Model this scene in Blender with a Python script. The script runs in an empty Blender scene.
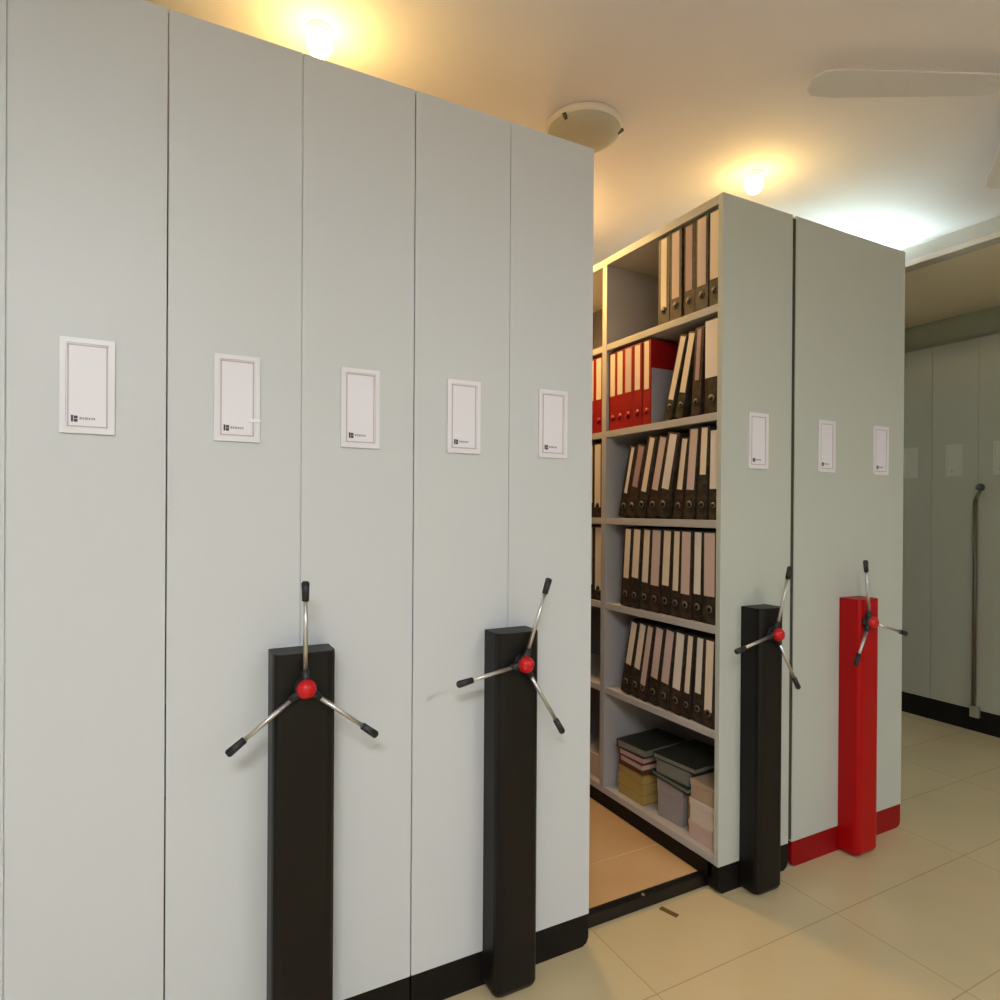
import bpy, bmesh, math, random
from mathutils import Matrix, Vector
random.seed(7)
C = bpy.context.scene.collection
R = math.radians

# ------------------------------------------------------------------ materials
def mat(name, col, rough=0.5, metal=0.0, noise=None, bump=None, spec=0.5, coat=0.0):
    m = bpy.data.materials.new(name); m.use_nodes = True
    nt = m.node_tree; b = nt.nodes['Principled BSDF']
    b.inputs['Base Color'].default_value = (*col, 1)
    b.inputs['Roughness'].default_value = rough
    b.inputs['Metallic'].default_value = metal
    b.inputs['Specular IOR Level'].default_value = spec
    b.inputs['Coat Weight'].default_value = coat
    if noise or bump:
        tc = nt.nodes.new('ShaderNodeTexCoord')
    if noise:
        scale, col2, lo, hi = noise
        n = nt.nodes.new('ShaderNodeTexNoise'); n.inputs['Scale'].default_value = scale
        n.inputs['Detail'].default_value = 4
        r = nt.nodes.new('ShaderNodeValToRGB')
        r.color_ramp.elements[0].position = lo; r.color_ramp.elements[1].position = hi
        r.color_ramp.elements[0].color = (*col, 1); r.color_ramp.elements[1].color = (*col2, 1)
        nt.links.new(tc.outputs['Object'], n.inputs['Vector'])
        nt.links.new(n.outputs['Fac'], r.inputs['Fac'])
        nt.links.new(r.outputs['Color'], b.inputs['Base Color'])
    if bump:
        scale, strength = bump
        n2 = nt.nodes.new('ShaderNodeTexNoise'); n2.inputs['Scale'].default_value = scale
        bp = nt.nodes.new('ShaderNodeBump'); bp.inputs['Strength'].default_value = strength
        bp.inputs['Distance'].default_value = 0.002
        nt.links.new(tc.outputs['Object'], n2.inputs['Vector'])
        nt.links.new(n2.outputs['Fac'], bp.inputs['Height'])
        nt.links.new(bp.outputs['Normal'], b.inputs['Normal'])
    return m

def emit(name, col, s):
    m = bpy.data.materials.new(name); m.use_nodes = True
    nt = m.node_tree; nt.nodes.clear()
    e = nt.nodes.new('ShaderNodeEmission'); o = nt.nodes.new('ShaderNodeOutputMaterial')
    e.inputs[0].default_value = (*col, 1); e.inputs[1].default_value = s
    nt.links.new(e.outputs[0], o.inputs[0])
    return m

M_panel = mat('grey_powder_coat', (0.635, 0.655, 0.67), 0.42, bump=(260, 0.06), spec=0.4)
M_panel_r = mat('grey_powder_coat_dimmed', (0.545, 0.575, 0.52), 0.45, bump=(260, 0.06), spec=0.4)  # same grey coat, colour darkened for light falloff towards the right
M_shelf = mat('shelf_grey', (0.50, 0.475, 0.46), 0.5)
M_back = mat('back_panel_shaded_grey', (0.25, 0.23, 0.235), 0.6)  # grey darkened for the shadow inside the open shelves
M_black = mat('black_brown_plastic', (0.007, 0.0055, 0.004), 0.45, spec=0.28)
M_plinth = mat('black_plinth', (0.006, 0.0045, 0.0035), 0.6, spec=0.25)
M_gapshade_r = mat('dark_olive_gap_shade', (0.045, 0.045, 0.03), 0.7)
M_gapshade = mat('dark_grey_gap_shade', (0.05, 0.05, 0.05), 0.7)
M_red = mat('red_plastic', (0.42, 0.001, 0.002), 0.42, spec=0.25)
M_redplinth = mat('red_plinth', (0.30, 0.002, 0.004), 0.5, spec=0.25)
M_redcap = mat('red_cap', (0.58, 0.002, 0.008), 0.35)
M_grip = mat('black_rubber_grip', (0.016, 0.018, 0.018), 0.5)
M_steel = mat('brushed_steel', (0.62, 0.61, 0.59), 0.32, 0.85)
M_holder = mat('white_label_frame', (0.82, 0.81, 0.84), 0.3)
M_line = mat('pink_grey_line', (0.56, 0.46, 0.51), 0.5)
M_card = mat('white_card', (0.84, 0.82, 0.88), 0.45)
M_mark = mat('dark_print', (0.06, 0.055, 0.07), 0.6)
M_text = mat('grey_print', (0.38, 0.34, 0.38), 0.6)
M_glare = mat('painted_glare', (0.92, 0.92, 0.95), 0.08)
M_wall = mat('wall_paint', (0.66, 0.65, 0.63), 0.8, bump=(60, 0.1))
M_ceil = mat('ceiling_paint', (0.82, 0.765, 0.80), 0.8, bump=(60, 0.05))
M_soffit = mat('lower_ceiling_paint', (0.80, 0.70, 0.54), 0.8)
M_lip = mat('moulding_paint', (0.50, 0.44, 0.38), 0.7)
M_trim3 = mat('gap_shade_board', (0.30, 0.33, 0.25), 0.8)
M_beam = mat('beam_paint', (0.42, 0.40, 0.38), 0.7)
M_fan = mat('fan_paint', (0.70, 0.665, 0.66), 0.7)
M_dome = mat('opal_glass', (0.50, 0.47, 0.40), 0.5)
M_domebase = mat('dome_base_plate', (0.78, 0.72, 0.66), 0.6)
M_clip = mat('dark_clip', (0.10, 0.08, 0.05), 0.5)
M_rail = mat('dark_rail', (0.012, 0.010, 0.009), 0.35, 0.3)
M_brass = mat('brown_plate', (0.16, 0.09, 0.02), 0.5)
M_platform = mat('tan_vinyl', (0.58, 0.36, 0.17), 0.4, noise=(3, (0.64, 0.42, 0.22), .35, .65))
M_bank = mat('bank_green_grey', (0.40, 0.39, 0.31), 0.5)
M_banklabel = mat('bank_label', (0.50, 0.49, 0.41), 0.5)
M_bankrod = mat('dull_bronze_rod', (0.12, 0.095, 0.06), 0.45, 0.3)

def tile_mat():
    m = bpy.data.materials.new('cream_floor_tile'); m.use_nodes = True
    nt = m.node_tree; b = nt.nodes['Principled BSDF']
    tc = nt.nodes.new('ShaderNodeTexCoord'); mp = nt.nodes.new('ShaderNodeMapping')
    mp.inputs['Location'].default_value = (-1.135 + 7.3, 0.235 + 7.3, 0)
    br = nt.nodes.new('ShaderNodeTexBrick'); br.offset = 0.0
    br.inputs['Scale'].default_value = 1.0
    br.inputs['Brick Width'].default_value = 0.73; br.inputs['Row Height'].default_value = 0.365
    br.inputs['Mortar Size'].default_value = 0.0022; br.inputs['Mortar Smooth'].default_value = 0.4
    br.inputs['Color1'].default_value = (0.66, 0.53, 0.32, 1)
    br.inputs['Color2'].default_value = (0.63, 0.515, 0.31, 1)
    br.inputs['Mortar'].default_value = (0.47, 0.35, 0.19, 1)
    n = nt.nodes.new('ShaderNodeTexNoise'); n.inputs['Scale'].default_value = 2.2
    n.inputs['Detail'].default_value = 5
    mx = nt.nodes.new('ShaderNodeMix'); mx.data_type = 'RGBA'; mx.blend_type = 'MULTIPLY'
    r = nt.nodes.new('ShaderNodeValToRGB')
    r.color_ramp.elements[0].position = .3; r.color_ramp.elements[1].position = .7
    r.color_ramp.elements[0].color = (0.90, 0.90, 0.86, 1); r.color_ramp.elements[1].color = (1.0, 0.97, 0.94, 1)
    L = nt.links.new
    L(tc.outputs['Object'], mp.inputs['Vector']); L(mp.outputs[0], br.inputs['Vector'])
    L(tc.outputs['Object'], n.inputs['Vector']); L(n.outputs['Fac'], r.inputs['Fac'])
    mx.inputs['Factor'].default_value = 1.0
    L(br.outputs['Color'], mx.inputs['A']); L(r.outputs['Color'], mx.inputs['B'])
    L(mx.outputs['Result'], b.inputs['Base Color'])
    b.inputs['Roughness'].default_value = 0.22
    b.inputs['Specular IOR Level'].default_value = 0.45
    return m
M_tile = tile_mat()

# ------------------------------------------------------------------ mesh helpers
def box(bm, x0, x1, y0, y1, z0, z1, bev=0.0, mtx=None, seg=2):
    m = Matrix.Translation(((x0+x1)/2, (y0+y1)/2, (z0+z1)/2)) @ Matrix.Diagonal((x1-x0, y1-y0, z1-z0, 1))
    if mtx is not None: m = mtx @ m
    r = bmesh.ops.create_cube(bm, size=1.0, matrix=m)
    if bev > 0:
        es = list({e for v in r['verts'] for e in v.link_edges})
        bmesh.ops.bevel(bm, geom=es, offset=bev, segments=seg, profile=0.5, affect='EDGES')
    return bm

def tube(bm, a, b, r1, r2=None, seg=16):
    a = Vector(a); b = Vector(b); d = b - a
    m = Matrix.Translation((a+b)/2) @ d.to_track_quat('Z', 'Y').to_matrix().to_4x4()
    bmesh.ops.create_cone(bm, cap_ends=True, segments=seg, radius1=r1, radius2=r1 if r2 is None else r2,
                          depth=d.length, matrix=m)
    return bm

def lathe(bm, prof, seg=40, mtx=None):
    """prof: list of (r, z) revolved about Z"""
    rings = []
    for r, z in prof:
        if r < 1e-6: rings.append([bm.verts.new((0, 0, z))])
        else: rings.append([bm.verts.new((r*math.cos(2*math.pi*i/seg), r*math.sin(2*math.pi*i/seg), z)) for i in range(seg)])
    for A, B in zip(rings, rings[1:]):
        for i in range(seg):
            j = (i+1) % seg
            if len(A) == 1: bm.faces.new((A[0], B[i], B[j]))
            elif len(B) == 1: bm.faces.new((A[i], B[0], A[j]))
            else: bm.faces.new((A[i], B[i], B[j], A[j]))
    bmesh.ops.recalc_face_normals(bm, faces=bm.faces)
    if mtx is not None: bmesh.ops.transform(bm, matrix=mtx, verts=bm.verts)
    return bm

def prism(bm, pts, x0, x1):
    """polygon of (y,z) extruded along x"""
    a = [bm.verts.new((x0, y, z)) for y, z in pts]; b = [bm.verts.new((x1, y, z)) for y, z in pts]
    n = len(pts)
    bm.faces.new(a); bm.faces.new(b[::-1])
    for i in range(n): bm.faces.new((a[i], b[i], b[(i+1) % n], a[(i+1) % n]))
    bmesh.ops.recalc_face_normals(bm, faces=bm.faces)
    return bm

def NB(): return bmesh.new()

def obj(name, bm, m, parent=None, smooth=False, label=None):
    me = bpy.data.meshes.new(name)
    bm.normal_update(); bm.to_mesh(me); bm.free()
    me.materials.append(m)
    if smooth:
        for p in me.polygons: p.use_smooth = True
    o = bpy.data.objects.new(name, me); C.objects.link(o)
    if parent: o.parent = parent
    if label: o['label'] = label
    return o

def tag(o, label, cat, group=None):
    o['label'] = label; o['category'] = cat
    if group: o['group'] = group
    return o

def thing(name, label, cat, loc=(0, 0, 0), rotz=0, group=None):
    o = bpy.data.objects.new(name, None); C.objects.link(o)
    o.empty_display_size = 0.1
    o.location = loc; o.rotation_euler = (0, 0, rotz)
    return tag(o, label, cat, group)

def struct(name, bm, m):
    o = obj(name, bm, m); o['kind'] = 'structure'; return o

def copy_tree(o, parent=None):
    c = o.copy(); C.objects.link(c)
    if parent: c.parent = parent
    for ch in [x for x in bpy.data.objects if x.parent == o]: copy_tree(ch, c)
    return c

# ------------------------------------------------------------------ room
ZC, ZS, XB = 2.55, 2.452, 3.20
struct('floor', box(NB(), -2.3, 5.3, -4.6, 3.1, -0.1, 0), M_tile)
struct('ceiling', box(NB(), -2.3, XB, -4.6, 3.1, ZC, ZC+0.1), M_ceil)
struct('ceiling_lower', box(NB(), XB+0.06, 5.3, -4.6, 3.1, ZS, ZC+0.1), M_soffit)
struct('trim_1', box(NB(), XB, XB+0.06, -4.5, 3.0, ZS+0.026, ZC+0.1), M_beam)
struct('trim_2', box(NB(), XB-0.022, XB+0.06, -4.5, 3.0, ZS-0.001, ZS+0.026, 0.003), M_lip)
struct('trim_3', box(NB(), 4.235, 4.285, -4.5, 3.0, 2.272, ZS), M_trim3)  # added board, its dim green stands for shade above the bank
struct('wall_left', box(NB(), -2.4, -2.3, -4.7, 3.2, 0, 2.6), M_wall)
struct('wall_right', box(NB(), 5.3, 5.4, -4.7, 3.2, 0, 2.6), M_wall)
struct('wall_back', box(NB(), -2.3, 5.3, 3.1, 3.2, 0, 2.6), M_wall)
struct('wall_front', box(NB(), -2.3, 5.3, -4.7, -4.6, 0, 2.6), M_wall)

# ------------------------------------------------------------------ shelving units
H, ZB = 2.30, 0.091
def label_holder(root, cx, zc=1.497, m=None, w=0.093, h=0.188, glare=False, simple=False):
    hw, hh = w/2, h/2
    b = NB()
    box(b, cx-hw, cx+hw, -0.0035, 0.0, zc-hh, zc+hh, 0.0015)
    # raised rim
    t = 0.010
    for x0, x1, z0, z1 in ((cx-hw, cx-hw+t, zc-hh+t, zc+hh-t), (cx+hw-t, cx+hw, zc-hh+t, zc+hh-t),
                           (cx-hw, cx+hw, zc+hh-t, zc+hh), (cx-hw, cx+hw, zc-hh, zc-hh+t)):
        box(b, x0, x1, -0.0060, -0.0030, z0, z1)
    ho = obj('label_holder', b, m or M_holder, root)
    if simple:
        obj('printed_mark', box(NB(), cx-0.02, cx-0.008, -0.0045, -0.0034, zc-hh+0.025, zc-hh+0.037), M_text, ho)
        return
    b = NB(); iw, ih = hw-0.0125, hh-0.0125
    t = 0.0026
    for x0, x1, z0, z1 in ((cx-iw, cx-iw+t, zc-ih, zc+ih), (cx+iw-t, cx+iw, zc-ih, zc+ih),
                           (cx-iw, cx+iw, zc+ih-t, zc+ih), (cx-iw, cx+iw, zc-ih, zc-ih+t)):
        box(b, x0, x1, -0.0043, -0.0034, z0, z1)
    obj('border_line', b, M_line, ho)
    obj('card', box(NB(), cx-iw+t, cx+iw-t, -0.0040, -0.0034, zc-ih+t, zc+ih-t), M_card, ho)
    b = NB()                                             # small dark emblem with two notches
    x0, z0 = cx-iw+0.0065, zc-ih+0.010
    box(b, x0, x0+0.0035, -0.0048, -0.0040, z0, z0+0.013)
    box(b, x0+0.0045, x0+0.0110, -0.0048, -0.0040, z0+0.0065, z0+0.012)
    box(b, x0+0.0045, x0+0.0110, -0.0048, -0.0040, z0, z0+0.0055)
    obj('emblem', b, M_mark, ho)
    b = NB(); x = x0+0.014
    for wd in (0.004, 0.003, 0.0045, 0.003, 0.0025, 0.003):
        box(b, x, x+wd, -0.0044, -0.0040, z0+0.005, z0+0.0095); x += wd+0.0012
    obj('small_print', b, M_text, ho)
    if glare:
        b = NB(); box(b, cx+iw-0.012, cx+hw+0.001, -0.0082, -0.0066, zc-0.050, zc-0.043)
        box(b, cx+iw-0.014, cx+iw-0.010, -0.0082, -0.0066, zc-0.078, zc-0.052)
        obj('painted_glare', b, M_glare, ho)  # pale strips drawn for a light reflection on the label

def crank(root, hub, tips, zero=False):
    hx, hy, hz = hub
    b = NB(); tube(b, (hx, -0.0805, hz), (hx, hy+0.008, hz), 0.024, 0.022, 20)
    tube(b, (hx, hy+0.009, hz), (hx, hy-0.008, hz), 0.022, 0.021, 24)
    for tx, tz in tips:                                  # three sockets
        d = Vector((tx-hx, 0, tz-hz)).normalized()
        tube(b, Vector((hx, hy+0.002, hz)), Vector((hx, hy+0.002, hz))+d*0.040, 0.0105, 0.008, 12)
    w = obj('crank_wheel', b, M_grip, root, True)
    b = NB(); lathe(b, [(0.0, 0.018), (0.008, 0.017), (0.015, 0.013), (0.0195, 0.006), (0.021, 0.0), (0.021, -0.006), (0.0, -0.006)],
                    28, Matrix.Translation((hx, hy-0.010, hz)) @ Matrix.Rotation(R(90), 4, 'X'))
    obj('hub_cap', b, M_redcap, w, True, 'red domed hub cap')
    for tx, tz in tips:
        c = Vector((hx, hy+0.002, hz)); t = Vector((tx, hy-0.006, tz)); d = (t-c).normalized(); L = (t-c).length
        obj('spoke', tube(NB(), c+d*0.034, c+d*(L-0.03), 0.0052, 0.0048, 12), M_steel, w, True, 'steel spoke')
        b = NB(); tube(b, c+d*(L-0.042), c+d*(L-0.004), 0.0076, 0.0088, 14)
        tube(b, c+d*(L-0.004), c+d*L, 0.0088, 0.006, 14)
        obj('grip', b, M_grip, w, True)

def column(root, x0, x1, m, ztop=0.942):
    """cover with rounded front corners; foot curves back just above the floor"""
    c = 0.020; plan = [(x0, 0.0), (x0, -0.080+c)]
    plan += [(x0+c-c*math.cos(t), -0.080+c-c*math.sin(t)) for t in (R(30), R(60), R(90))]
    plan += [(x1-c+c*math.sin(t), -0.080+c-c*math.cos(t)) for t in (0, R(30), R(60), R(90))]
    plan += [(x1, 0.0)]
    b = NB(); rings = []
    for z, k in ((0.006, 0.80), (0.012, 0.92), (0.024, 1.0), (ztop-0.003, 1.0), (ztop, 0.97)):
        xm = (x0+x1)/2
        rings.append([b.verts.new((xm+(x-xm)*(0.5+k/2), y*k, z)) for x, y in plan])
    n = len(plan)
    for A, B in zip(rings, rings[1:]):
        for i in range(n): b.faces.new((A[i], A[(i+1) % n], B[(i+1) % n], B[i]))
    b.faces.new(rings[0]); b.faces.new(rings[-1])
    bmesh.ops.recalc_face_normals(b, faces=b.faces)
    obj('drive_column', b, m, root)

def plinth(root, x0, x1, m, side_m):
    b = NB()                                             # front kick plate with a rounded outer foot
    pts = [(x0, ZB-0.001), (x1, ZB-0.001), (x1, 0.022), (x1-0.006, 0.008), (x1-0.020, 0.0), (x0+0.020, 0.0), (x0+0.006, 0.008), (x0, 0.022)]
    a = [b.verts.new((x, 0.001, z)) for x, z in pts]; c = [b.verts.new((x, 0.048, z)) for x, z in pts]
    b.faces.new(a); b.faces.new(c[::-1])
    for i in range(len(pts)): b.faces.new((a[i], c[i], c[(i+1) % len(pts)], a[(i+1) % len(pts)]))
    bmesh.ops.recalc_face_normals(b, faces=b.faces)
    box(b, x0, x1, 0.09, 1.98, 0.0365, ZB)
    box(b, x0, x1, 0.03, 0.092, 0.043, ZB)
    obj('plinth', b, m, root)

def unit(label, x0, x1, panels, name='mobile_shelving_unit', col=None, colm=None, m=M_panel, pm=M_plinth,
         hub=None, tips=None, opened=None, glare=None, loc=(0, 0, 0), rotz=0, group=None, gap=0.0025,
         holder_m=None, simple=False, h=H, cat='shelving unit', zl=1.497, offs=0.0, depth=2.0):
    cx = (x0+x1)/2
    root = thing(name, label, cat, (cx, 0, 0) if rotz == 0 else loc, rotz, group)
    s = cx if rotz == 0 else 0.0
    n = len(panels)
    for i, (a, b_) in enumerate(panels):
        obj('end_panel', box(NB(), a+(gap/2 if i == 0 else 0.0009)-s, b_-(gap/2 if i == n-1 else 0.0009)-s, 0, 0.02, ZB, h, 0.0012), m, root)
        label_holder(root, (a+b_)/2-s+offs, zl, holder_m, glare=(glare == i), simple=simple)
    X0, X1 = x0-s+gap, x1-s-gap
    for a, b_ in panels[:-1]:
        obj('joint_strip', box(NB(), b_-s-0.004, b_-s+0.004, 0.0035, 0.0198, ZB+0.002, h-0.003), m, root)
    if x1 < 1.0: obj('gap_shade_strip', box(NB(), x1-s-0.0025, x1-s-0.0002, 0.008, 0.019, ZB+0.01, h-0.004), M_gapshade, root)  # dark strip added as the shade in the gap between units
    if not opened:
        obj('carcass', box(NB(), X0+0.002, X1-0.002, 0.02, depth, ZB, h-0.002), m, root)
    else:
        # open on one long side; shelves run along the aisle
        back_x = X1-0.012 if opened == 'L' else X0
        obj('back_panel', box(NB(), back_x, back_x+0.012, 0.02, depth, ZB, h-0.002), M_back, root)
        obj('top_panel', box(NB(), X0, X1, 0.02, depth, h-0.030, h, 0.0015), M_shelf, root)
        sx0, sx1 = (X0, X1-0.012) if opened == 'L' else (X0+0.012, X1)
        for y in (0.618, 1.29, depth-0.028):
            obj('upright', box(NB(), sx0, sx1, y, y+0.028, ZB, h-0.030), M_shelf, root)
        for z in SH:
            for ya, yb in ((0.02, 0.618), (0.646, 1.29), (1.318, depth-0.028)):
                b = NB()
                if z < 0.2: box(b, sx0, sx1, ya, yb, ZB, z+0.0, 0.0015)
                else: box(b, sx0+0.001, sx1, ya, yb, z-0.026, z, 0.0015)
                obj('shelf', b, M_shelf, root)
    plinth(root, X0, X1, pm, pm)
    if col: column(root, col[0]-s, col[1]-s, colm)
    if hub:
        crank(root, (hub[0]-s, hub[1], hub[2]), [(tx-s, tz) for tx, tz in tips])
    return root

HUB = [(0.268, -0.096, 0.870), (0.812, -0.096, 0.864), (1.752, -0.096, 0.861), (2.250, -0.096, 0.862)]
TIPS = [[(0.265, 1.101), (0.111, 0.755), (0.424, 0.745)], [(0.881, 1.081), (0.622, 0.835), (0.926, 0.673)],
        [(1.810, 1.078), (1.563, 0.822), (1.856, 0.673)], [(2.209, 1.086), (2.157, 0.718), (2.460, 0.803)]]
SH = [0.118, 0.531, 0.878, 1.228, 1.585, 1.943]           # top faces of the shelves

unit('leftmost pale grey shelving unit, the only one with no crank column in front', -0.545, 0.0,
     [(-0.545, -0.2705), (-0.2705, 0.0)], name='fixed_shelving_unit', offs=-0.004)
unit('pale grey shelving unit with the black crank column nearest the left picture edge', 0.0, 0.545,
     [(0.0, 0.2728), (0.2728, 0.545)], col=(0.204, 0.338), colm=M_black, glare=0,
     hub=HUB[0], tips=TIPS[0])
unit('pale grey shelving unit with a black crank column, left of the open aisle', 0.545, 1.0892,
     [(0.545, 0.8146), (0.8146, 1.0892)], col=(0.745, 0.869), colm=M_black, opened='R',
     hub=HUB[1], tips=TIPS[1])
unit('open-sided grey shelving unit holding ring binders, with a black crank column', 1.6019, 1.944,
     [(1.6019, 1.944)], col=(1.700, 1.815), colm=M_black, opened='L', m=M_panel_r,
     hub=HUB[2], tips=TIPS[2])
red = thing('mobile_shelving_unit', 'grey shelving unit with red crank column and red kick plate', 'shelving unit', (2.286, 0, 0))
s = 2.286
obj('end_panel', box(NB(), 1.961-s, 2.6116-s, 0, 0.02, ZB, H, 0.0012), M_panel_r, red)
label_holder(red, 2.130-s); label_holder(red, 2.456-s)
obj('carcass', box(NB(), 1.966-s, 2.607-s, 0.02, 2.0, ZB, H-0.002), M_panel_r, red)
plinth(red, 1.962-s, 2.6096-s, M_redplinth, M_redplinth)
column(red, 2.215-s, 2.335-s, M_red, 0.941)
crank(red, (HUB[3][0]-s, HUB[3][1], HUB[3][2]), [(x-s, z) for x, z in TIPS[3]])
obj('gap_shade_strip', box(NB(), 1.9452-s, 1.9605-s, 0.003, 0.013, ZB+0.01, H-0.01), M_gapshade_r, red)  # dark olive strip standing for shade in the gap to the next unit

# ------------------------------------------------------------------ rail platform
pf = thing('rail_platform', 'low tan floor platform with a dark front rail that the shelving units roll on', 'platform', (1.0, 0.07, 0))
obj('deck', box(NB(), -1.6, 1.62, 0.016, 2.13, 0, 0.034), M_platform, pf)
b = NB(); box(b, -1.6, 1.62, -0.012, 0.016, 0, 0.040, 0.002); box(b, -1.6, 1.62, 0.000, 0.010, 0.038, 0.0425, 0.001)
obj('front_rail', b, M_rail, pf)
obj('rear_rail', box(NB(), -1.6, 1.62, 1.43, 1.46, 0.030, 0.036), M_rail, pf)
obj('deck_joint', box(NB(), -1.6, 1.62, 0.220, 0.2225, 0.0335, 0.0344), mat('joint', (0.72, 0.56, 0.35), .5), pf)
b = NB(); tube(b, (0.343, -0.006, 0.040), (0.343, -0.006, 0.0435), 0.006, 0.005, 12)
obj('rail_screw', b, M_steel, pf, True)
o = obj('floor_plate', box(NB(), -0.030, 0.030, -0.009, 0.009, 0.0, 0.003, 0.001), M_brass)
o.location = (1.400, 0.008, 0.0); o.rotation_euler = (0, 0, R(-72))
tag(o, 'small brown metal plate lying on the cream tiles in front of the open aisle', 'floor plate')

# ------------------------------------------------------------------ binders
def mk_binder_mats():
    d = {}
    d['dark'] = [mat('marbled_cover', (0.019, 0.013, 0.007), 0.6, noise=(45, (0.052, 0.040, 0.024), .42, .62)),
                 mat('black_cover', (0.016, 0.009, 0.006), 0.55, noise=(45, (0.04, 0.026, 0.018), .42, .62)),
                 mat('brown_cover', (0.026, 0.011, 0.007), 0.6, noise=(45, (0.060, 0.032, 0.02), .42, .62))]
    d['red'] = [mat('red_cover', (0.30, 0.002, 0.002), 0.5, noise=(30, (0.38, 0.004, 0.004), .4, .7))]
    d['label'] = {'cream': mat('cream_spine_label', (0.84, 0.70, 0.54), 0.6),
                  'pink-grey': mat('pinkish_spine_label', (0.66, 0.50, 0.44), 0.6),
                  'white': mat('white_spine_label', (0.80, 0.72, 0.64), 0.6),
                  'mauve': mat('mauve_spine_label', (0.42, 0.27, 0.26), 0.6)}
    return d
BM = mk_binder_mats()
M_ring = mat('grey_ring', (0.13, 0.11, 0.085), 0.6)
M_paper = mat('paper_edge', (0.62, 0.57, 0.48), 0.8)
M_lining = mat('grey_lining', (0.36, 0.34, 0.37), 0.6)

protos = {}
def binder(t, hgt, depth, kind, ci, lab, lw, lfrac, side_grey=False):
    key = (round(t, 3), round(hgt, 3), kind, ci, lab, lw, lfrac, side_grey)
    if key in protos:
        c = copy_tree(protos[key]); c['label'] = ''; return c
    root = bpy.data.objects.new('ring_binder', None); C.objects.link(root); root.empty_display_size = 0.05
    cov = BM[kind][ci]
    b = NB()                                             # spine at x=0 facing -x, thickness along y, covers back to x=depth
    e = 0.0028
    box(b, 0, 0.004, 0, t, 0, hgt, 0.0012)
    box(b, 0.003, depth, 0, e, 0, hgt, 0.0008); box(b, 0.003, depth, t-e, t, 0, hgt, 0.0008)
    cv = obj('cover', b, cov, root)
    obj('paper_block', box(NB(), 0.020, depth-0.015, e+0.002, t-e-0.004, 0.008, hgt-0.025), M_paper, root)
    ztop = hgt-0.006; zbot = hgt*(1-lfrac)
    obj('spine_label', box(NB(), -0.0012, 0.0002, (t-lw)/2, (t+lw)/2, zbot, ztop), BM['label'][lab], root)
    b = NB(); rad = min(0.013, t*0.27)                  # finger hole ring
    tube(b, (-0.0016, t/2, hgt*0.16), (0.0004, t/2, hgt*0.16), rad, rad, 18)
    ring = obj('finger_ring', b, M_ring if kind == 'dark' else BM[kind][0], root, True)
    obj('hole', tube(NB(), (-0.0019, t/2, hgt*0.16), (-0.0010, t/2, hgt*0.16), rad*0.62, rad*0.62, 18), M_black if kind == 'dark' else M_redplinth, ring, True)
    if side_grey:
        obj('side_sheet', box(NB(), 0.004, depth-0.002, -0.0014, 0.0002, 0.0, hgt*0.66), M_lining, root, label='grey sheet on the lower side of the cover')
    protos[key] = root
    return root

def poly(y, t, hgt, a):
    """cross-section (y,z) of a binder whose top leans towards -y by angle a; right (small y) bottom corner is the pivot"""
    c, s_ = math.cos(a), math.sin(a)
    return [(y+u*c-v*s_, u*s_+v*c) for u, v in ((0, 0), (t, 0), (t, hgt), (0, hgt))]
def overlap(P, Q):
    for A in (P, Q):
        for i in range(4):
            (x1, y1), (x2, y2) = A[i], A[(i+1) % 4]
            nx, ny = y2-y1, x1-x2
            p = [nx*x+ny*y for x, y in P]; q = [nx*x+ny*y for x, y in Q]
            if max(p) <= min(q)+1e-9 or max(q) <= min(p)+1e-9: return False
    return True

def ordinal(i): return ['first', 'second', 'third', 'fourth', 'fifth', 'sixth', 'seventh', 'eighth', 'ninth', 'tenth', 'eleventh'][i]
XS = 1.6019+0.010
def row(z, specs, y0, labelf, group, xoff=None):
    """specs from the front panel going into the aisle: (t, h, angle, kind, ci, label, lw, lfrac, extra gap)"""
    prev = None; ymin = y0
    for i, sp in enumerate(specs):
        t, hg, a, kind, ci, lab, lw, lf, g = sp[:9]
        a = R(a)
        y = ymin
        # smallest y whose polygon does not touch the previous one and stays right of the limit
        while True:
            P = poly(y, t, hg, a)
            if min(p[0] for p in P) >= y0-1e-6 and (prev is None or (not overlap(P, prev) and sum(p[0] for p in P) > sum(p[0] for p in prev))): break
            y += 0.0008
        y += g; P = poly(y, t, hg, a); prev = P; ymin = y
        o = binder(t, hg, 0.262, kind, ci, lab, lw, lf, len(sp) > 9)
        o.location = (XS+random.uniform(-0.002, 0.006), y, z+0.0006)
        o.rotation_euler = (a, 0, 0)                     # +a about X tips +z towards -y
        tag(o, labelf(i, sp), 'binder', group)

def nm(sp):
    k = {'dark': ['dark marbled', 'black', 'dark brown'][sp[4]], 'red': 'red'}[sp[3]]
    return k
D = 'dark'
# top shelf: five upright binders next to the end panel
row(SH[5], [(0.046, .318, 0, D, 0, 'cream', .038, .72, .0), (0.058, .318, 0, D, 1, 'pink-grey', .038, .74, .004),
            (0.058, .318, 0, D, 2, 'mauve', .032, .73, .005), (0.058, .318, 0, D, 2, 'pink-grey', .036, .76, .002),
            (0.060, .318, 0, D, 1, 'cream', .030, .82, .006)], 0.0205,
    lambda i, sp: f'{nm(sp)} binder with {sp[5]} strip, {ordinal(i)} from the front on the top shelf', 'binders on the top shelf')
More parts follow.
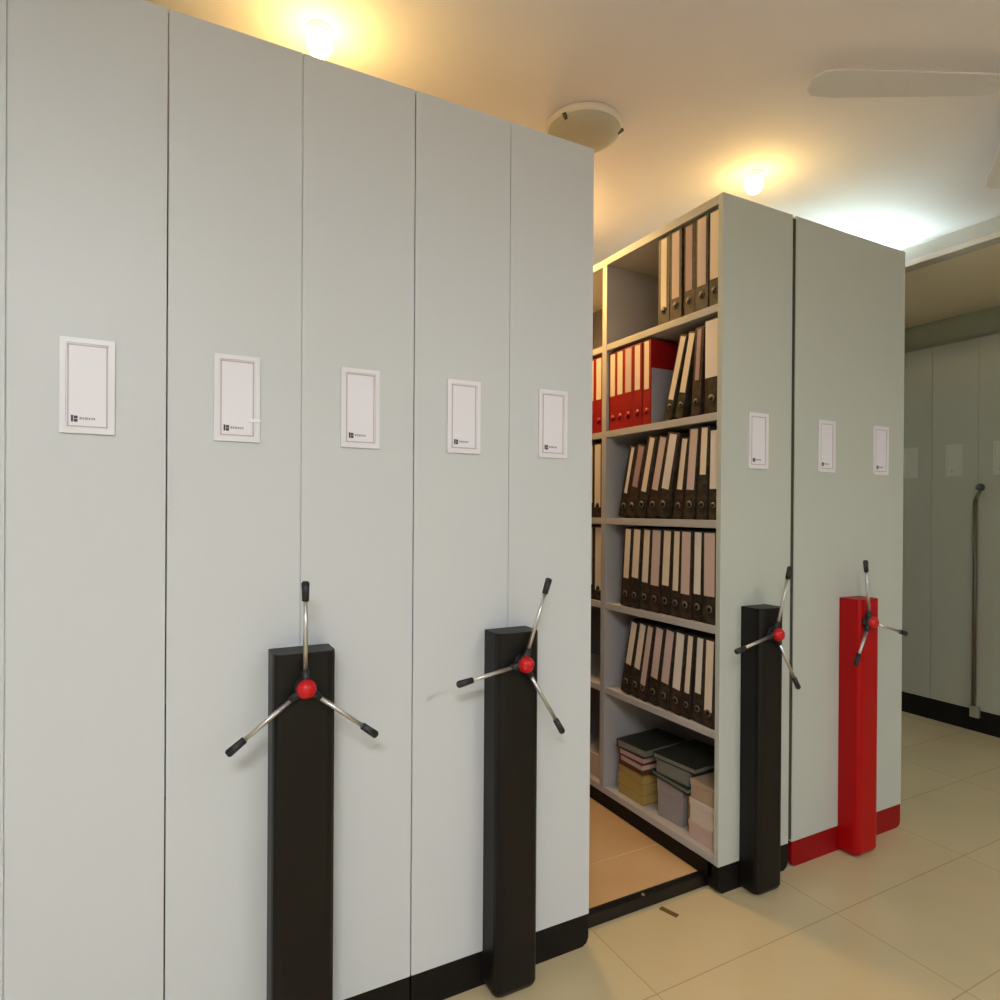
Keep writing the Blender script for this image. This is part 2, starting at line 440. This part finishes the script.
# second shelf: leaning dark ones, then red ones
specs = [(0.060, .318, 0, D, 1, 'white', .054, .62, .0), (0.040, .300, 4, D, 2, 'mauve', .018, .60, .0),
         (0.036, .300, 13, D, 0, 'cream', .026, .70, .0), (0.036, .300, 16, D, 0, 'cream', .024, .76, .0)]
row(SH[4], specs, 0.024, lambda i, sp: f'{nm(sp)} binder with {sp[5]} strip, {ordinal(i)} from the front on the second shelf', 'dark binders beside the red ones')
row(SH[4], [(0.046, .322, 0, 'red', 0, 'cream', .026, .58, .0, 1)] +
           [(t, .318, 0, 'red', 0, c, w, .56, .0015) for t, c, w in ((.050, 'cream', .030), (.056, 'pink-grey', .036), (.052, 'cream', .032), (.047, 'cream', .030))], 0.356,
    lambda i, sp: f'red ring binder with {sp[5]} spine strip, {ordinal(i)} from the dark leaning binders', 'red binders on the second shelf')
row(SH[4], [(0.054, .318, 0, 'red', 0, 'cream', .034, .56, .0), (0.054, .318, 0, 'red', 0, 'cream', .034, .56, .002), (0.054, .318, 0, 'red', 0, 'cream', .034, .56, .002)], 0.650,
    lambda i, sp: f'red ring binder deeper in the aisle, {ordinal(i)} past the first upright', 'red binders past the first upright')
# third shelf
ang = [1, 3, 5, 8, 12, 13, 13.5, 14, 14]
th = [.038, .042, .050, .044, .060, .054, .052, .050, .046]
cs = ['white', 'cream', 'pink-grey', 'cream', 'white', 'pink-grey', 'cream', 'mauve', 'white']
lws = [.030, .026, .034, .024, .036, .032, .026, .030, .016]
ci = [0, 0, 0, 2, 0, 2, 0, 2, 1]
hs = [.305, .318, .318, .290, .312, .308, .312, .285, .285]
row(SH[3], [(th[i], hs[i], ang[i], D, ci[i], cs[i], lws[i], [.66, .52, .68, .64, .66, .66, .68, .58, .66][i], 0.0) for i in range(9)], 0.024,
    lambda i, sp: f'{nm(sp)} leaning binder with {sp[5]} strip, {ordinal(i)} from the front on the third shelf down', 'binders on the third shelf')
# fourth shelf
th = [.066, .050, .056, .048, .056, .058, .056, .054, .058]
cs = ['pink-grey', 'white', 'pink-grey', 'cream', 'cream', 'pink-grey', 'cream', 'cream', 'cream']
lws = [.046, .030, .040, .026, .034, .042, .032, .036, .030]
ang = [0, 1, 1.5, 2, 3, 3, 3.5, 4, 4]
row(SH[2], [(th[i]-.004, .312, ang[i], D, i % 3, cs[i], lws[i], [.70, .70, .72, .70, .66, .68, .66, .62, .64][i], 0.001) for i in range(9)], 0.024,
    lambda i, sp: f'{nm(sp)} binder with {sp[5]} strip, {ordinal(i)} from the front on the fourth shelf down', 'binders on the fourth shelf')
# fifth shelf
th = [.050, .044, .040, .054, .054, .052, .044, .048, .048, .044]
cs = ['cream', 'white', 'cream', 'white', 'pink-grey', 'pink-grey', 'pink-grey', 'cream', 'cream', 'mauve']
ang = [2, 3, 5, 6, 8, 9, 10.5, 11, 12, 12]
row(SH[1], [(th[i], .298, ang[i], D, [2, 0, 1][i % 3], cs[i], th[i]-.018, [.82, .66, .70, .70, .68, .66, .80, .62, .60, .6][i], 0.0) for i in range(9)], 0.024,
    lambda i, sp: f'{nm(sp)} leaning binder with {sp[5]} strip, {ordinal(i)} from the front on the fifth shelf down', 'binders on the fifth shelf')
for k, sh in ((3, 'third'), (2, 'fourth')):
    row(SH[k], [(0.056, .314, 0, D, 2, 'cream', .040, .86, .004), (0.056, .314, 0, D, 0, 'cream', .038, .80, .004), (0.056, .314, 0, D, 1, 'cream', .038, .80, .004)], 0.650,
        lambda i, sp: f'{nm(sp)} binder deeper in the aisle, {sh} shelf, {ordinal(i)} past the first upright', f'binders past the upright on the {sh} shelf')

# bottom compartment: bundles and boxes lying flat
def flat(name, label, cat, x, y, z, lx, ly, lz, m, rot=0, tilt=0, cover=None, group='papers in the bottom compartment', spine=None):
    root = thing(name, label, cat, (x, y, z), 0, group)
    root.rotation_euler = (R(tilt), 0, R(rot))
    if cover:                                            # book: page block between two boards and a spine
        e = 0.0032
        b = NB(); box(b, 0, lx, -ly/2, ly/2, 0, e, .0008); box(b, 0, lx, -ly/2, ly/2, lz-e, lz, .0008)
        box(b, 0, lx, ly/2-e, ly/2, 0, lz, .0008)
        obj('cover', b, cover, root)
        obj('pages', box(NB(), 0.004, lx-0.004, -ly/2+0.005, ly/2-e, e, lz-e), m, root)
    else:
        obj('box_body', box(NB(), 0, lx, -ly/2, ly/2, 0, lz*0.72, .002), m, root)
        obj('lid', box(NB(), -0.002, lx+0.002, -ly/2-0.002, ly/2+0.002, lz*0.70, lz, .002), m, root)
    return root
yel = mat('yellow_paper', (0.50, 0.34, 0.10), .7); yel2 = mat('ochre_cover', (0.42, 0.25, 0.07), .7)
crm = mat('cream_pages', (0.62, 0.48, 0.36), .7); rdc = mat('dark_red_cover', (0.20, 0.02, 0.02), .6)
olv = mat('olive_black_cover', (0.035, 0.035, 0.022), .6); gry = mat('grey_board', (0.24, 0.23, 0.18), .7)
gbx = mat('pale_grey_board', (0.34, 0.29, 0.28), .7); pnk = mat('pinkish_board', (0.62, 0.44, 0.38), .7)
wht = mat('offwhite_board', (0.68, 0.58, 0.50), .7); tan = mat('tan_board', (0.48, 0.35, 0.23), .7)
brn = mat('brown_cover', (0.12, 0.05, 0.02), .6); dgn = mat('dark_green_cover', (0.015, 0.035, 0.028), .5)
z = SH[0]+0.0006; x = XS+0.018
stack = [('bottom yellow paper book of the left pile in the lowest compartment', yel, yel2, .040, .150, 0),
         ('middle yellow paper book of the left pile in the lowest compartment', yel, yel, .038, .150, 2),
         ('upper yellow paper book of the left pile, under the brown one', yel, yel2, .036, .148, -2),
         ('thin dark brown book above the yellow ones in the left pile', brn, brn, .014, .140, 1),
         ('dark red book with cream pages in the left pile, lower of two', crm, rdc, .026, .140, -1),
         ('dark red book with pinkish pages in the left pile, upper of two', pnk, rdc, .026, .142, 3),
         ('dark olive folder on top of the left pile in the lowest compartment', gry, olv, .032, .160, 5)]
for lb, pm, cm, t, w, r in stack:
    flat('paper_book', lb, 'book', x, 0.478, z, 0.23, w, t, pm, r, 0, cm); z += t+0.0006
z = SH[0]+0.0006
b0 = flat('file_box', 'pale grey box in the middle of the lowest compartment', 'box', x+0.012, 0.270, z, 0.2, 0.12, 0.135, gbx, 4)
flat('paper_book', 'dark green folder lying on the pale grey box in the middle', 'folder', x+0.004, 0.268, z+0.1385, 0.23, 0.20, 0.020, gry, -3, 0, dgn)
flat('paper_book', 'thick grey book on the dark green folder in the middle', 'book', x+0.010, 0.255, z+0.1602, 0.22, 0.16, 0.048, gry, 3, 0, gry)
flat('paper_book', 'black folder topmost of the middle pile', 'folder', x+0.010, 0.250, z+0.2094, 0.24, 0.20, 0.022, gry, 6, 0, olv)
o = flat('paper_book', 'yellowish book standing on edge beside the pale grey box', 'book', x+0.02, 0.1735, z, 0.20, 0.022, 0.125, yel, 0, 0, yel2)
z = SH[0]+0.0006
for lb, m_, t, w in (('pinkish box at the bottom of the right pile by the end panel', pnk, .060, .135),
                     ('off-white box in the middle of the right pile by the end panel', wht, .078, .128),
                     ('tan box on top of the right pile by the end panel', tan, .066, .120)):
    flat('file_box', lb, 'box', x, 0.092, z, 0.24, w, t, m_, 0); z += t+0.0006
flat('file_box', 'cream box deeper in the aisle in the lowest compartment', 'box', x, 0.74, SH[0]+.0006, 0.24, .17, .10, crm, 0)

# ------------------------------------------------------------------ shelving bank beyond the passage (fronts face -X)
XK = 4.135
edges = [2.702, 2.202, 1.702, 1.202, 0.958, 0.458, -0.038, -0.538]
names = ['farthest hidden', 'far', 'middle', 'narrow', 'nearer', 'right', 'rightmost']
bank_labels = ['dim grey-green shelving end farthest back in the passage on the right',
               'dim grey-green shelving end second from the back of the passage',
               'dim grey-green shelving end third from the back of the passage',
               'narrow dim grey-green shelving end further back than the bronze rod unit',
               'dim grey-green double shelving end left of the bronze rod',
               'dim grey-green shelving end right of the bronze rod at the right picture edge',
               'dim grey-green shelving end past the right picture edge']
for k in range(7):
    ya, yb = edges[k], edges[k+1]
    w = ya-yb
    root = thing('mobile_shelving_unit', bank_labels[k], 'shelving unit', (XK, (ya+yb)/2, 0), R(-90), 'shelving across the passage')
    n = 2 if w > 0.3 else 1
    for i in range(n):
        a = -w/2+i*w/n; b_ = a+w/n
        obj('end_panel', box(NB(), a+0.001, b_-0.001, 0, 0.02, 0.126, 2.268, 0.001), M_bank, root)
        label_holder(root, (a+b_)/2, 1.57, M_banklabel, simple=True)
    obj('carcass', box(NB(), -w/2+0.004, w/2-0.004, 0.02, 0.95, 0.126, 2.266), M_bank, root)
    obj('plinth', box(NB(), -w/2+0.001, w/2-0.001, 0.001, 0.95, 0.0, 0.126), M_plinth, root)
    if k == 4:
        rod = NB(); rx = w/2-0.006
        tube(rod, (rx, -0.014, 0.15), (rx, -0.014, 1.33), 0.010, 0.010, 12)
        tube(rod, (rx, -0.014, 1.33), (rx+0.030, -0.030, 1.392), 0.010, 0.010, 12)
        ro = obj('lock_rod', rod, M_bankrod, root, True, 'dull bronze vertical rod')
        b = NB(); bmesh.ops.create_uvsphere(b, u_segments=16, v_segments=10, radius=0.022, matrix=Matrix.Translation((rx+0.034, -0.036, 1.404)))
        obj('knob', b, M_grip, ro, True, 'black ball knob')
        b = NB(); box(b, rx-0.016, rx+0.030, -0.030, -0.001, 0.085, 0.15, 0.004)
        obj('foot_bracket', b, M_steel, ro)

# ------------------------------------------------------------------ ceiling things
def spot(x, y, label, col, power, vis=9, cone=None):
    root = thing('ceiling_spotlight', label, 'spotlight', (x, y, ZC), 0, 'warm ceiling spotlights')
    b = NB(); tube(b, (0, 0, -0.004), (0, 0, 0), 0.030, 0.032, 32); tube(b, (0, 0, -0.016), (0, 0, -0.003), 0.018, 0.022, 24)
    obj('mount', b, M_holder, root)
    b = NB(); bmesh.ops.create_uvsphere(b, u_segments=24, v_segments=14, radius=0.034, matrix=Matrix.Translation((0, 0, -0.043)))
    obj('bulb', b, emit('bulb_glow', (1.0, 0.66, 0.24), vis), root, True)
    l = bpy.data.lights.new('bulb_light', 'SPOT' if cone else 'POINT')
    if cone: l.spot_size = R(cone); l.spot_blend = 0.6
    l.energy = power; l.color = col; l.shadow_soft_size = 0.09 if cone else 0.03
    lo = bpy.data.objects.new('bulb_light', l); C.objects.link(lo); lo.parent = root; lo.location = (0, 0, -0.18 if cone else -0.118)
WARM = (1.0, 0.66, 0.18)
spot(0.360, 0.245, 'glowing warm spotlight above the left block of shelving', WARM, 2.2, 20)
spot(1.985, 0.205, 'glowing warm spotlight above the shelving unit with the red column', WARM, 1.5, 16)
spot(1.36, 0.86, 'warm spotlight over the open aisle, hidden behind the left block', (1.0, 0.58, 0.18), 32.0, 330, cone=150)

# domed ceiling fitting, unlit
dm = thing('ceiling_dome_lamp', 'unlit round white dome lamp on the ceiling above the corner of the left block', 'ceiling lamp', (1.235, 0.262, ZC), 0)
obj('base_plate', lathe(NB(), [(0, 0), (0.125, 0), (0.130, -0.006), (0.128, -0.020), (0.120, -0.024), (0, -0.024)], 48), M_domebase, dm, True)
obj('dome', lathe(NB(), [(0, -0.022), (0.121, -0.022), (0.120, -0.028), (0.110, -0.038), (0.088, -0.046), (0.055, -0.051), (0.03, -0.0525), (0, -0.053)], 48), M_dome, dm, True)
for a in (205, 325, 85):
    c, s_ = math.cos(R(a)), math.sin(R(a))
    obj('clip', tube(NB(), (c*0.112, s_*0.112, -0.034), (c*0.128, s_*0.128, -0.022), 0.006, 0.007, 12), M_clip, dm, True, 'dark retaining clip')

# ceiling fan, mostly outside the right edge
fan = thing('ceiling_fan', 'grey ceiling fan whose blade reaches in from the upper right edge', 'ceiling fan', (2.16, -0.625, ZC))
obj('canopy', lathe(NB(), [(0, 0), (0.06, 0), (0.055, -0.02), (0.02, -0.04), (0.012, -0.06), (0, -0.06)], 32), M_fan, fan, True)
obj('motor', lathe(NB(), [(0, -0.05), (0.05, -0.052), (0.085, -0.065), (0.092, -0.085), (0.085, -0.115), (0.05, -0.13), (0, -0.132)], 40), M_fan, fan, True)
for k in range(3):
    a = R(152.5+120*k)
    b = NB()
    prof = [(0.10, 0.028), (0.16, 0.036), (0.56, 0.046), (0.625, 0.040), (0.645, 0.020)]
    up = [(r, w) for r, w in prof] + [(r, -w) for r, w in prof[::-1]]
    for zz in (0,): pass
    tilt = R(10)
    va = [b.verts.new((r, w*math.cos(tilt), -0.095+w*math.sin(tilt)+0.002)) for r, w in up]
    vb = [b.verts.new((r, w*math.cos(tilt), -0.095+w*math.sin(tilt)-0.003)) for r, w in up]
    b.faces.new(va); b.faces.new(vb[::-1])
    for i in range(len(up)): b.faces.new((va[i], vb[i], vb[(i+1) % len(up)], va[(i+1) % len(up)]))
    bmesh.ops.recalc_face_normals(b, faces=b.faces)
    box(b, 0.075, 0.15, -0.012, 0.012, -0.099, -0.092)
    bmesh.ops.transform(b, matrix=Matrix.Rotation(a, 4, 'Z'), verts=b.verts)
    obj('blade', b, M_fan, fan)

# fluorescent batten lighting the ceiling beyond the right block
fl = thing('uplight_trough', 'cool white indirect tube fitting hidden behind the top of the right shelving block', 'ceiling lamp', (2.95, 0.93, ZC))
b = NB(); box(b, -0.06, 0.06, -0.68, 0.68, -0.225, -0.219); box(b, -0.066, -0.060, -0.68, 0.68, -0.225, -0.185); box(b, 0.060, 0.066, -0.68, 0.68, -0.225, -0.150)
obj('shield_trough', b, M_holder, fl)  # unseen tray, added to keep tube light off bank and beam
for yy in (-0.5, 0.5): obj('hanger', box(NB(), -0.03, 0.03, yy-0.01, yy+0.01, -0.219, 0.0), M_holder, fl)
obj('tube', tube(NB(), (0, -0.66, -0.200), (0, 0.66, -0.200), 0.013, 0.013, 16), emit('cool_tube', (0.76, 1.0, 0.92), 125), fl, True)

# added fill lights, unseen, behind the camera
def fill_panel(x, y, sx, sy, s, col, label):
    root = thing('added_fill_panel', label, 'ceiling lamp', (x, y, ZC), 0, 'added fill panels behind the viewer')
    b = NB()
    for a in ((-sx/2-.02, -sx/2, -sy/2-.02, sy/2+.02), (sx/2, sx/2+.02, -sy/2-.02, sy/2+.02), (-sx/2, sx/2, -sy/2-.02, -sy/2), (-sx/2, sx/2, sy/2, sy/2+.02)):
        box(b, *a, -0.02, 0.0)
    obj('frame', b, M_holder, root)
    obj('diffuser', box(NB(), -sx/2, sx/2, -sy/2, sy/2, -0.016, -0.004), emit('fill_glow', col, s), root)
fill_panel(-0.6, -2.6, 1.1, 0.55, 42, (0.90, 0.96, 1.0), 'added fill panel on the ceiling behind the viewer, left one')
fill_panel(2.3, -3.1, 1.1, 0.55, 21, (0.90, 0.96, 1.0), 'added fill panel on the ceiling behind the viewer, right one')

# ------------------------------------------------------------------ world, camera
w = bpy.data.worlds.new('world'); bpy.context.scene.world = w; w.use_nodes = True
w.node_tree.nodes['Background'].inputs[0].default_value = (0.9, 0.92, 1, 1)
w.node_tree.nodes['Background'].inputs[1].default_value = 0.05

cam = bpy.data.cameras.new('camera'); co = bpy.data.objects.new('camera', cam); C.objects.link(co)
yaw, p, r_ = 0.483390134, -0.00307232934, 0.00642644771
fw = Vector((math.sin(yaw)*math.cos(p), math.cos(yaw)*math.cos(p), math.sin(p)))
rt = Vector((math.cos(yaw), -math.sin(yaw), 0)); up = rt.cross(fw)
r2 = rt*math.cos(r_)+up*math.sin(r_); u2 = -rt*math.sin(r_)+up*math.cos(r_)
mw = Matrix((r2, u2, -fw)).transposed().to_4x4(); mw.translation = (0, -1.50253948, 1.25597860)
co.matrix_world = mw
cam.sensor_width = 36; cam.lens = 635.601795/1000*36; cam.shift_y = 0.0123876604
cam.clip_start = 0.02
sc = bpy.context.scene
sc.camera = co
sc.view_settings.view_transform = 'Standard'; sc.view_settings.look = 'None'
sc.view_settings.gamma = 1; sc.view_settings.use_curve_mapping = False
sc.view_settings.exposure = 0.0
